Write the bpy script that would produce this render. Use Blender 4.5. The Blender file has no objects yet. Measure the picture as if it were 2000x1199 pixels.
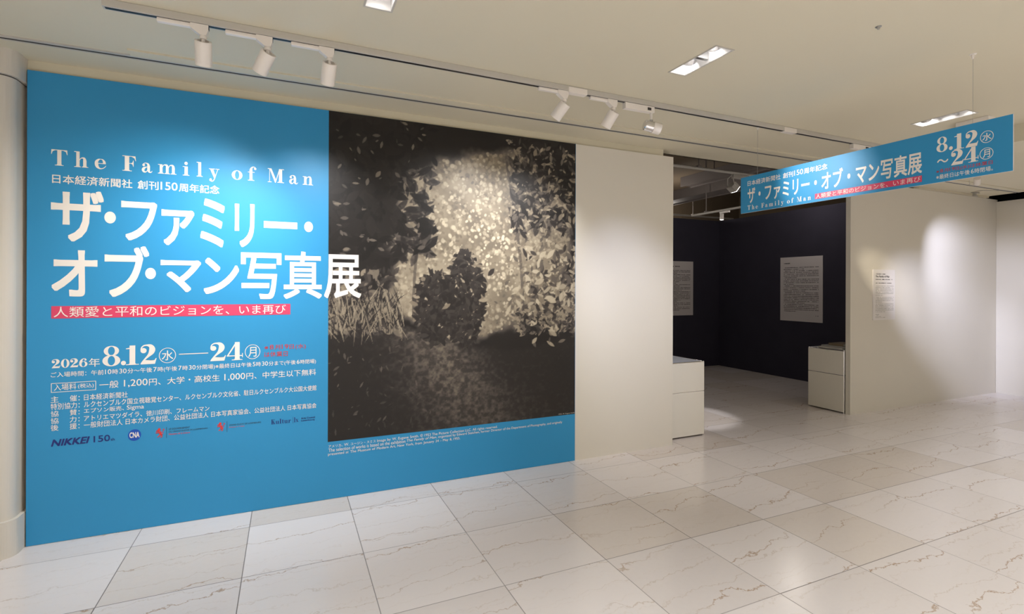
import bpy, bmesh, math, random, re
import numpy as np
from mathutils import Vector, Matrix

random.seed(7)
S = bpy.context.scene
COL = S.collection

# ------------------------------------------------------------------ camera
CAM_H, YAW, ROLL, FPX, CY = 1.491, 0.4173, 0.0033, 991.6, 559.6
cd = bpy.data.cameras.new('camera')
cd.sensor_width = 36.0
cd.lens = FPX / 2000 * 36
cd.shift_y = -(599.5 - CY) / 2000
cd.clip_start = 0.05
cam = bpy.data.objects.new('camera', cd)
COL.objects.link(cam)
_f = Vector((math.sin(YAW), math.cos(YAW), 0))
_r = Vector((math.cos(YAW), -math.sin(YAW), 0))
_u = Vector((0, 0, 1))
_r2 = _r * math.cos(ROLL) + _u * math.sin(ROLL)
_u2 = _u * math.cos(ROLL) - _r * math.sin(ROLL)
M3 = Matrix((_r2, _u2, -_f)).transposed()
cam.matrix_world = Matrix.Translation((0, 0, CAM_H)) @ M3.to_4x4()
S.camera = cam

# ------------------------------------------------------------------ exposure, world
S.view_settings.view_transform = 'Standard'
S.view_settings.look = 'None'
S.view_settings.gamma = 1
S.view_settings.use_curve_mapping = False
S.view_settings.exposure = 0.0
S.cycles.max_bounces = 8
S.cycles.diffuse_bounces = 5
S.cycles.glossy_bounces = 4
S.cycles.sample_clamp_indirect = 4.0
S.cycles.use_denoising = True
W = bpy.data.worlds.new('world')
S.world = W
W.use_nodes = True
W.node_tree.nodes['Background'].inputs[0].default_value = (0.9, 0.95, 1.0, 1)
W.node_tree.nodes['Background'].inputs[1].default_value = 0.05

CEIL = 2.78
WY = 3.764          # front face of the mural partition


def spot(name, loc, target, watts, angle, blend=1.0, color=(1, 0.93, 0.84), size=0.03, parent=None):
    l = bpy.data.lights.new(name, 'SPOT')
    l.energy = watts
    l.spot_size = math.radians(angle)
    l.spot_blend = blend
    l.color = color
    l.shadow_soft_size = size
    o = bpy.data.objects.new(name, l)
    COL.objects.link(o)
    d = Vector(target) - Vector(loc)
    o.matrix_world = Matrix.Translation(loc) @ d.to_track_quat('-Z', 'Y').to_matrix().to_4x4()
    if parent:
        o.parent = parent
        o.matrix_parent_inverse = parent.matrix_world.inverted()
    return o


# general lighting of the hall: unseen ceiling downlights, added as bare lamps, rows assumed
HALL = 222
for gx in (-1.6, 0.385, 2.15, 4.555, 7.0):
    for gy in (-2.6, -0.2):
        spot('hall_downlight', (gx, gy, CEIL - 0.03), (gx, gy, 0), HALL * (1.3 if gx < 1 else 1.0), 117, 1.0, (0.96, 0.98, 1.0), 0.09)
spot('hall_downlight', (-1.6, 2.2, CEIL - 0.03), (-1.6, 2.2, 0), 70, 118, 1.0, (0.96, 0.98, 1.0), 0.09)
spot('hall_downlight', (7.0, 1.6, CEIL - 0.03), (7.0, 1.6, 0), 80, 118, 1.0, (0.96, 0.98, 1.0), 0.09)


# ------------------------------------------------------------------ materials
def srgb(r, g, b):
    f = lambda c: (c / 255 / 12.92) if c / 255 <= 0.04045 else ((c / 255 + 0.055) / 1.055) ** 2.4
    return (f(r), f(g), f(b), 1)


def mat(name, color, rough=0.5, metal=0.0, noise=0.0, nscale=30, bump=0.0, bscale=200, emit=0, spec=0.5):
    m = bpy.data.materials.new(name)
    m.use_nodes = True
    nt = m.node_tree
    b = nt.nodes['Principled BSDF']
    b.inputs['Base Color'].default_value = color
    b.inputs['Roughness'].default_value = rough
    b.inputs['Metallic'].default_value = metal
    b.inputs['Specular IOR Level'].default_value = spec
    if emit:
        b.inputs['Emission Color'].default_value = color
        b.inputs['Emission Strength'].default_value = emit
    if noise or bump:
        tc = nt.nodes.new('ShaderNodeTexCoord')
        n = nt.nodes.new('ShaderNodeTexNoise')
        n.inputs['Scale'].default_value = nscale
        n.inputs['Detail'].default_value = 3
        nt.links.new(tc.outputs['Object'], n.inputs['Vector'])
        if noise:
            mx = nt.nodes.new('ShaderNodeMix')
            mx.data_type = 'RGBA'
            mx.inputs[6].default_value = tuple(c * (1 - noise) for c in color[:3]) + (1,)
            mx.inputs[7].default_value = tuple(min(1, c * (1 + noise)) for c in color[:3]) + (1,)
            nt.links.new(n.outputs[0], mx.inputs[0])
            nt.links.new(mx.outputs[2], b.inputs['Base Color'])
        if bump:
            n2 = nt.nodes.new('ShaderNodeTexNoise')
            n2.inputs['Scale'].default_value = bscale
            nt.links.new(tc.outputs['Object'], n2.inputs['Vector'])
            bp = nt.nodes.new('ShaderNodeBump')
            bp.inputs['Strength'].default_value = bump
            bp.inputs['Distance'].default_value = 0.002
            nt.links.new(n2.outputs[0], bp.inputs['Height'])
            nt.links.new(bp.outputs[0], b.inputs['Normal'])
    return m


M = dict(
    wall=mat('cream_wall_paint', srgb(228, 223, 212), 0.6, noise=0.02, nscale=2, bump=0.08, bscale=160),
    ceil=mat('ceiling_paint', srgb(217, 210, 188), 0.8, noise=0.02, nscale=1.5),
    pillar=mat('pillar_cladding', srgb(214, 208, 198), 0.45, noise=0.02, nscale=3),
    dark=mat('navy_wall_cloth', srgb(58, 56, 68), 0.9, noise=0.1, nscale=4, spec=0.15),
    brown=mat('raw_concrete', srgb(112, 98, 80), 0.9, noise=0.12, nscale=2),
    duct=mat('painted_duct', srgb(124, 116, 112), 0.7, noise=0.06, nscale=2),
    black=mat('black_void_paint', srgb(18, 18, 20), 0.9),
    groove=mat('groove_dark', srgb(30, 32, 36), 0.6),
    rail=mat('white_aluminium', srgb(196, 192, 184), 0.4),
    blue=mat('blue_print', srgb(50, 150, 206), 0.46, noise=0.015, nscale=3, spec=0.4),
    white=mat('white_print', srgb(246, 240, 234), 0.45),
    red=mat('crimson_print', srgb(222, 70, 108), 0.45),
    redtext=mat('red_print', srgb(200, 62, 66), 0.45),
    lionred=mat('emblem_red', srgb(222, 58, 52), 0.45),
    navy=mat('navy_print', srgb(28, 44, 120), 0.45),
    cobalt=mat('cobalt_print', srgb(24, 84, 190), 0.45),
    ink=mat('dark_ink', srgb(48, 46, 48), 0.5),
    lamp_white=mat('white_enamel', srgb(238, 232, 226), 0.35),
    black_plastic=mat('black_plastic', srgb(20, 20, 22), 0.4),
    chrome=mat('chrome', (0.8, 0.8, 0.82, 1), 0.12, 1.0),
    steel=mat('brushed_steel', (0.5, 0.5, 0.5, 1), 0.3, 1.0),
    reflector=mat('reflector_white', srgb(226, 224, 221), 0.25),
    cab=mat('cabinet_enamel', srgb(232, 228, 218), 0.35),
    cabtop=mat('cabinet_top_enamel', srgb(205, 208, 214), 0.3),
    board=mat('foam_board', srgb(236, 232, 230), 0.6),
    boardgrey=mat('grey_foam_board', srgb(206, 200, 200), 0.7),
    glow=mat('lit_lamp', (1.0, 0.97, 0.95, 1), 0.4, emit=11),
    softglow=mat('lit_lens', (1.0, 0.96, 0.92, 1), 0.4, emit=3),
    paper=mat('paper', srgb(208, 204, 198), 0.7),
    bookbrown=mat('taupe_cover', srgb(120, 106, 88), 0.6),
    bookgrey=mat('grey_cover', srgb(150, 148, 146), 0.5),
)


def floor_material():
    m = bpy.data.materials.new('polished_marble_tiles')
    m.use_nodes = True
    nt = m.node_tree
    N, L = nt.nodes, nt.links
    b = N['Principled BSDF']

    def math_(op, a, c=None, d=None):
        n = N.new('ShaderNodeMath')
        n.operation = op
        for i, v in enumerate((a, c, d)):
            if v is None:
                continue
            if isinstance(v, (int, float)):
                n.inputs[i].default_value = v
            else:
                L.new(v, n.inputs[i])
        return n.outputs[0]

    def mix(f, a, c):
        n = N.new('ShaderNodeMix')
        n.data_type = 'RGBA'
        for i, v in ((0, f), (6, a), (7, c)):
            if isinstance(v, (int, float)):
                n.inputs[i].default_value = v
            elif isinstance(v, tuple):
                n.inputs[i].default_value = v
            else:
                L.new(v, n.inputs[i])
        return n.outputs[2]

    tc = N.new('ShaderNodeTexCoord')
    sp = N.new('ShaderNodeSeparateXYZ')
    L.new(tc.outputs['Object'], sp.inputs[0])
    X, Y = sp.outputs[0], sp.outputs[1]
    tx = math_('DIVIDE', math_('ADD', X, 0.8078), 0.6018)
    ty = math_('DIVIDE', math_('SUBTRACT', Y, 4.1218), 0.5982)
    ix, iy = math_('FLOOR', tx), math_('FLOOR', ty)
    fx, fy = math_('SUBTRACT', tx, ix), math_('SUBTRACT', ty, iy)
    ex = math_('MINIMUM', fx, math_('SUBTRACT', 1.0, fx))
    ey = math_('MINIMUM', fy, math_('SUBTRACT', 1.0, fy))
    e = math_('MINIMUM', ex, ey)
    seam = math_('LESS_THAN', e, 0.0038)
    cid = N.new('ShaderNodeCombineXYZ')
    L.new(ix, cid.inputs[0]); L.new(iy, cid.inputs[1])
    wn = N.new('ShaderNodeTexWhiteNoise')
    L.new(cid.outputs[0], wn.inputs['Vector'])
    # seam darkness differs from line to line
    wn2 = N.new('ShaderNodeTexWhiteNoise')
    cid2 = N.new('ShaderNodeCombineXYZ')
    L.new(ix, cid2.inputs[1]); L.new(iy, cid2.inputs[0]); cid2.inputs[2].default_value = 7.3
    L.new(cid2.outputs[0], wn2.inputs['Vector'])
    # veins run along X, each tile its own piece of stone
    wp = N.new('ShaderNodeTexNoise')
    wp.inputs['Scale'].default_value = 9.0; wp.inputs['Detail'].default_value = 8; wp.inputs['Roughness'].default_value = 0.62
    L.new(tc.outputs['Object'], wp.inputs['Vector'])
    warp = math_('MULTIPLY', math_('SUBTRACT', wp.outputs[0], 0.5), 0.17)

    def noise(scale, detail, seed, sx=1.0):
        cv = N.new('ShaderNodeCombineXYZ')
        L.new(math_('MULTIPLY', X, sx), cv.inputs[0]); L.new(Y, cv.inputs[1])
        L.new(math_('ADD', math_('MULTIPLY', wn.outputs[0], 31.0), seed), cv.inputs[2])
        n = N.new('ShaderNodeTexNoise')
        n.inputs['Scale'].default_value = scale; n.inputs['Detail'].default_value = detail
        L.new(cv.outputs[0], n.inputs['Vector'])
        return n.outputs[0]

    def veins(freq, width, seed, lo, hi):
        """jagged lines running along X, broken up by a mask; every tile its own piece of stone"""
        p = math_('MULTIPLY', math_('ADD', math_('ADD', Y, warp), math_('MULTIPLY', X, -0.05)), freq)
        p = math_('ADD', p, math_('ADD', math_('MULTIPLY', wn.outputs[0], 17.0 + seed), math_('MULTIPLY', noise(1.3, 2, seed), 1.1)))
        d = math_('ABSOLUTE', math_('SUBTRACT', math_('FRACT', p), 0.5))
        mr = N.new('ShaderNodeMapRange')
        mr.interpolation_type = 'SMOOTHSTEP'
        L.new(d, mr.inputs[0])
        mr.inputs[1].default_value = 0.0; mr.inputs[2].default_value = width
        mr.inputs[3].default_value = 1.0; mr.inputs[4].default_value = 0.0
        mk = N.new('ShaderNodeMapRange')
        L.new(noise(2.2, 2, seed + 4, 0.6), mk.inputs[0])
        mk.inputs[1].default_value = lo; mk.inputs[2].default_value = hi
        return math_('MULTIPLY', mr.outputs[0], mk.outputs[0])
    v1 = veins(2.6, 0.016, 1.0, 0.30, 0.52)
    v2 = veins(5.2, 0.024, 5.0, 0.36, 0.60)
    v3 = veins(9.0, 0.035, 9.0, 0.38, 0.64)
    cl = N.new('ShaderNodeTexNoise')
    cl.inputs['Scale'].default_value = 2.2; cl.inputs['Detail'].default_value = 5
    L.new(tc.outputs['Object'], cl.inputs['Vector'])
    sm = N.new('ShaderNodeTexNoise')
    sm.inputs['Scale'].default_value = 34; sm.inputs['Detail'].default_value = 4
    L.new(tc.outputs['Object'], sm.inputs['Vector'])
    tile = mix(wn.outputs[0], srgb(216, 209, 207), srgb(229, 223, 222))
    # one tile in six is a browner stone
    brown = math_('GREATER_THAN', wn2.outputs[0], 0.80)
    tile = mix(math_('MULTIPLY', brown, 0.42), tile, srgb(194, 179, 160))
    tile = mix(math_('MULTIPLY', cl.outputs[0], 0.35), tile, srgb(216, 206, 200))
    tile = mix(math_('MULTIPLY', sm.outputs[0], 0.2), tile, srgb(232, 226, 222))
    tile = mix(math_('MULTIPLY', v2, 0.38), tile, srgb(176, 152, 124))
    tile = mix(math_('MULTIPLY', v3, 0.22), tile, srgb(186, 164, 138))
    tile = mix(math_('MULTIPLY', v1, math_('ADD', 0.35, math_('MULTIPLY', sm.outputs[0], 0.75))), tile, srgb(158, 124, 84))
    col = mix(math_('MULTIPLY', seam, math_('ADD', 0.5, math_('MULTIPLY', wn2.outputs[0], 0.4))), tile, srgb(70, 64, 60))
    L.new(col, b.inputs['Base Color'])
    r = math_('ADD', 0.16, math_('MULTIPLY', sm.outputs[0], 0.10))
    L.new(math_('ADD', r, math_('MULTIPLY', seam, 0.4)), b.inputs['Roughness'])
    bp = N.new('ShaderNodeBump')
    bp.inputs['Strength'].default_value = 0.25
    bp.inputs['Distance'].default_value = 0.0015
    L.new(math_('SUBTRACT', math_('MULTIPLY', cl.outputs[0], 0.25), seam), bp.inputs['Height'])
    L.new(bp.outputs[0], b.inputs['Normal'])
    return m


M['floor'] = floor_material()


# ------------------------------------------------------------------ mesh helpers
def link(name, me, parent=None, m=None):
    o = bpy.data.objects.new(name, me)
    COL.objects.link(o)
    if m is not None and not me.materials:
        me.materials.append(m)
    if parent is not None:
        o.parent = parent
        o.matrix_parent_inverse = parent.matrix_world.inverted()
    return o


def obj(name, bm, m, parent=None, smooth=False):
    me = bpy.data.meshes.new(name)
    bmesh.ops.recalc_face_normals(bm, faces=bm.faces[:])
    bm.to_mesh(me)
    bm.free()
    if smooth:
        for p in me.polygons:
            p.use_smooth = True
        me.set_sharp_from_angle(angle=math.radians(35))
    return link(name, me, parent, m)


def add_box(bm, x0, x1, y0, y1, z0, z1, bevel=0.0):
    t = bmesh.new()
    v = [t.verts.new((x, y, z)) for z in (z0, z1) for y in (y0, y1) for x in (x0, x1)]
    for f in ((0, 2, 3, 1), (4, 5, 7, 6), (0, 1, 5, 4), (2, 6, 7, 3), (0, 4, 6, 2), (1, 3, 7, 5)):
        t.faces.new([v[i] for i in f])
    if bevel:
        bmesh.ops.bevel(t, geom=t.edges[:], offset=bevel, segments=2, affect='EDGES', profile=0.6)
    me = bpy.data.meshes.new('t'); t.to_mesh(me); t.free()
    bm.from_mesh(me); bpy.data.meshes.remove(me)
    return bm


def bx(*a, **k):
    return add_box(bmesh.new(), *a, **k)


def add_lathe(bm, prof, mtx, n=32, cap=True):
    """prof: (radius, along) pairs revolved round local Z, then moved by mtx"""
    rings = []
    for r, z in prof:
        if r <= 1e-6:
            rings.append([bm.verts.new(mtx @ Vector((0, 0, z)))])
        else:
            rings.append([bm.verts.new(mtx @ Vector((r * math.cos(2 * math.pi * i / n), r * math.sin(2 * math.pi * i / n), z))) for i in range(n)])
    for a, b in zip(rings, rings[1:]):
        for i in range(n):
            j = (i + 1) % n
            if len(a) == 1 and len(b) > 1:
                bm.faces.new((a[0], b[j], b[i]))
            elif len(b) == 1 and len(a) > 1:
                bm.faces.new((a[i], a[j], b[0]))
            elif len(a) > 1:
                bm.faces.new((a[i], a[j], b[j], b[i]))
    if cap:
        for r in (rings[0], rings[-1]):
            if len(r) > 2:
                bm.faces.new(r)
    return bm


def add_tube(bm, a, b, r, n=12):
    a, b = Vector(a), Vector(b)
    d = b - a
    mtx = Matrix.Translation(a) @ d.to_track_quat('Z', 'Y').to_matrix().to_4x4()
    return add_lathe(bm, [(r, 0), (r, d.length)], mtx, n)


def add_prism(bm, pts, h0, h1, fn):
    """polygon pts (u, v) extruded from h0 to h1; fn(u, v, h) -> point"""
    a = [bm.verts.new(fn(u, v, h0)) for u, v in pts]
    b = [bm.verts.new(fn(u, v, h1)) for u, v in pts]
    bm.faces.new(a); bm.faces.new(b[::-1])
    for i in range(len(pts)):
        j = (i + 1) % len(pts)
        bm.faces.new((a[i], b[i], b[j], a[j]))
    return bm


def thing(name, label, cat, loc, group=None):
    o = bpy.data.objects.new(name, None)
    o.empty_display_size = 0.1
    COL.objects.link(o)
    o.location = loc
    bpy.context.view_layer.update()
    return tag(o, label, cat, group)


def tag(o, label, cat, group=None):
    o['label'] = label
    o['category'] = cat
    if group:
        o['group'] = group
    return o


def struct(name, bm, m, label=None, parent=None):
    o = obj(name, bm, m, parent)
    o['kind'] = 'structure'
    if label:
        o['label'] = label
    return o


# ------------------------------------------------------------------ flat printed artwork: text and hand-drawn serif letters
def clusters(co, faces):
    """groups of loose islands standing close together: one printed piece each"""
    par = np.arange(len(co))

    def root(i):
        while par[i] != i:
            par[i] = par[par[i]]
            i = par[i]
        return i
    for f in faces:
        a = root(f[0])
        for v in f[1:]:
            par[root(v)] = a
    r = np.array([root(i) for i in range(len(co))])
    roots, isl = np.unique(r, return_inverse=True)
    k = len(roots)
    if k < 2 or k > 1500:
        return [faces]
    lo = np.full((k, 3), np.inf); hi = np.full((k, 3), -np.inf)
    np.minimum.at(lo, isl, co); np.maximum.at(hi, isl, co)
    size = (hi - lo).max(1)
    gap = np.maximum(0, np.maximum(lo[:, None] - hi[None], lo[None] - hi[:, None]))
    near = np.sqrt((gap ** 2).sum(2)) <= np.maximum(.018, .46 * np.maximum(size[:, None], size[None]))
    lab = -np.ones(k, int)
    n = 0
    for i in range(k):
        if lab[i] < 0:
            st = [i]; lab[i] = n
            while st:
                j = st.pop()
                for q in np.nonzero(near[j] & (lab < 0))[0]:
                    lab[q] = n; st.append(q)
            n += 1
    out = [[] for _ in range(n)]
    for f in faces:
        out[lab[isl[f[0]]]].append(f)
    return out


def printed(name, V, F, m, parent):
    """link the print as one object for each separate piece"""
    co = np.array(V, float)
    first = None
    for fs in clusters(co, F):
        used = sorted({v for f in fs for v in f})
        mp = {v: i for i, v in enumerate(used)}
        me = bpy.data.meshes.new(name)
        me.from_pydata([V[v] for v in used], [], [tuple(mp[v] for v in f) for f in fs])
        me.update()
        o = link(name, me, parent, m)
        first = first or o
    return first


def flat(name, polys, m, parent, place):
    """polys: list of point lists (u, v); place(u, v) -> world point. Printed on a face, so flat."""
    bm = bmesh.new()
    for i, p in enumerate(polys):
        try:
            bm.faces.new([bm.verts.new(place(u, v, (i % 24) * 1.5e-5)) for u, v in p])
        except ValueError:
            pass
    bmesh.ops.triangulate(bm, faces=bm.faces[:])
    bm.verts.index_update()
    V = [tuple(v.co) for v in bm.verts]
    F = [tuple(v.index for v in f.verts) for f in bm.faces]
    bm.free()
    return printed(name, V, F, m, parent)


_tc = {}


def raw_text(body, shear):
    c = bpy.data.curves.new('t', 'FONT')
    c.body = body
    c.size = 1
    c.shear = shear
    c.resolution_u = 4
    c.fill_mode = 'FRONT'
    o = bpy.data.objects.new('t', c)
    COL.objects.link(o)
    dg = bpy.context.evaluated_depsgraph_get()
    me = bpy.data.meshes.new_from_object(o.evaluated_get(dg))
    n = len(me.vertices)
    co = np.empty(n * 3); me.vertices.foreach_get('co', co)
    co = co.reshape(-1, 3)[:, :2].copy()
    faces = [tuple(p.vertices) for p in me.polygons]
    bpy.data.objects.remove(o); bpy.data.curves.remove(c); bpy.data.meshes.remove(me)
    return co, faces


def text_mesh(body, off=0.0, shear=0.0):
    key = (body, off, shear)
    if key not in _tc:
        runs = [r for r in re.findall(r'[0-9A-Za-z.,:]+| +|[^0-9A-Za-z.,: ]+', body)]
        if all(ord(c) < 0x2000 for c in body):
            runs = [body]
        cos, faces, x, n = [], [], 0.0, 0
        for r in runs:
            if not r.strip():
                x += .34
                continue
            co, fs = raw_text(r, shear)
            if len(co) == 0:
                continue
            if len(runs) > 1 and ord(r[0]) < 0x2000 and r[0] not in '()':
                co = co * 1.24                     # figures as tall as the kana beside them
            co[:, 0] += x + (.12 if r[0].isdigit() else .06) - co[:, 0].min()
            x = co[:, 0].max() + .09
            if r[-1] in '、）。':
                x += .32
            cos.append(co)
            faces += [tuple(v + n for v in f) for f in fs]
            n += len(co)
        co = np.concatenate(cos)
        if off > 0:                                # heavier stroke: the glyph struck several times round a small square
            k = 12 if off > .015 else 4
            sh = [(off * .9 * max(-1, min(1, 1.42 * math.cos(2 * math.pi * (i + .5) / k))), off * .9 * max(-1, min(1, 1.42 * math.sin(2 * math.pi * (i + .5) / k)))) for i in range(k)]
            faces = [tuple(v + n * q for v in f) for q in range(k) for f in faces]
            co = np.concatenate([co + np.array(d) for d in sh])
        lift = np.repeat(np.arange(max(1, len(co) // max(n, 1))), n) * 2.5e-5
        co -= co.min(0)
        co /= np.maximum(co.max(0), 1e-6)
        _tc[key] = (co, faces, lift)
    return _tc[key]


def text(name, items, m, parent, place):
    """items: (body, u0, u1, v0, v1, weight[, shear]) each fitted to its box"""
    V, F = [], []
    for it in items:
        body, u0, u1, v0, v1, off = it[:6]
        co, faces, lift = text_mesh(body, off, it[6] if len(it) > 6 else 0.0)
        k = len(V)
        V += [tuple(place(u0 + x * (u1 - u0), v0 + y * (v1 - v0), float(e))) for (x, y), e in zip(co, lift)]
        F += [tuple(i + k for i in f) for f in faces]
    return printed(name, V, F, m, parent)


# --- Didone letters from strokes. Coordinates: baseline 0, cap height 1.
def R(x0, y0, x1, y1):
    return [(x0, y0), (x1, y0), (x1, y1), (x0, y1)]


def EL(cx, cy, rx, ry, n=28):
    return [(cx + rx * math.cos(2 * math.pi * i / n), cy + ry * math.sin(2 * math.pi * i / n)) for i in range(n)]


def RING(cx, cy, rx, ry, ix, iy, a0=0, a1=360, icx=None, n=40):
    icx = cx if icx is None else icx
    out = []
    for i in range(n):
        p, q = (math.radians(a0 + (a1 - a0) * t / n) for t in (i, i + 1))
        out.append([(cx + rx * math.cos(p), cy + ry * math.sin(p)), (cx + rx * math.cos(q), cy + ry * math.sin(q)),
                    (icx + ix * math.cos(q), cy + iy * math.sin(q)), (icx + ix * math.cos(p), cy + iy * math.sin(p))])
    return out


def STROKE(pts, n=8):
    """(x, y, width) through a Catmull-Rom spline, as a ribbon"""
    P = [np.array(p, float) for p in pts]
    P = [2 * P[0] - P[1]] + P + [2 * P[-1] - P[-2]]
    s = []
    for i in range(1, len(P) - 2):
        for t in np.linspace(0, 1, n, endpoint=False):
            a, b, c, d = P[i - 1:i + 3]
            s.append(0.5 * (2 * b + (c - a) * t + (2 * a - 5 * b + 4 * c - d) * t * t + (3 * b - a - 3 * c + d) * t ** 3))
    s.append(P[-2])
    s = np.array(s)
    d = np.gradient(s[:, :2], axis=0)
    d /= np.maximum(np.linalg.norm(d, axis=1, keepdims=True), 1e-9)
    nrm = np.stack([-d[:, 1], d[:, 0]], 1) * np.maximum(s[:, 2:3], 0.02) / 2
    l, r = s[:, :2] + nrm, s[:, :2] - nrm
    return [[tuple(l[i]), tuple(l[i + 1]), tuple(r[i + 1]), tuple(r[i])] for i in range(len(s) - 1)]


HS = 0.04


def foot(x0, x1, y=0.0, s0=None, s1=None):
    """hairline serif with small brackets to the stem s0..s1"""
    return [R(x0, y, x1, y + HS)] + ([[(s0 - .05, y + HS), (s1 + .05, y + HS), (s1, y + HS + .05), (s0, y + HS + .05)]] if s0 is not None else [])


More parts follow.
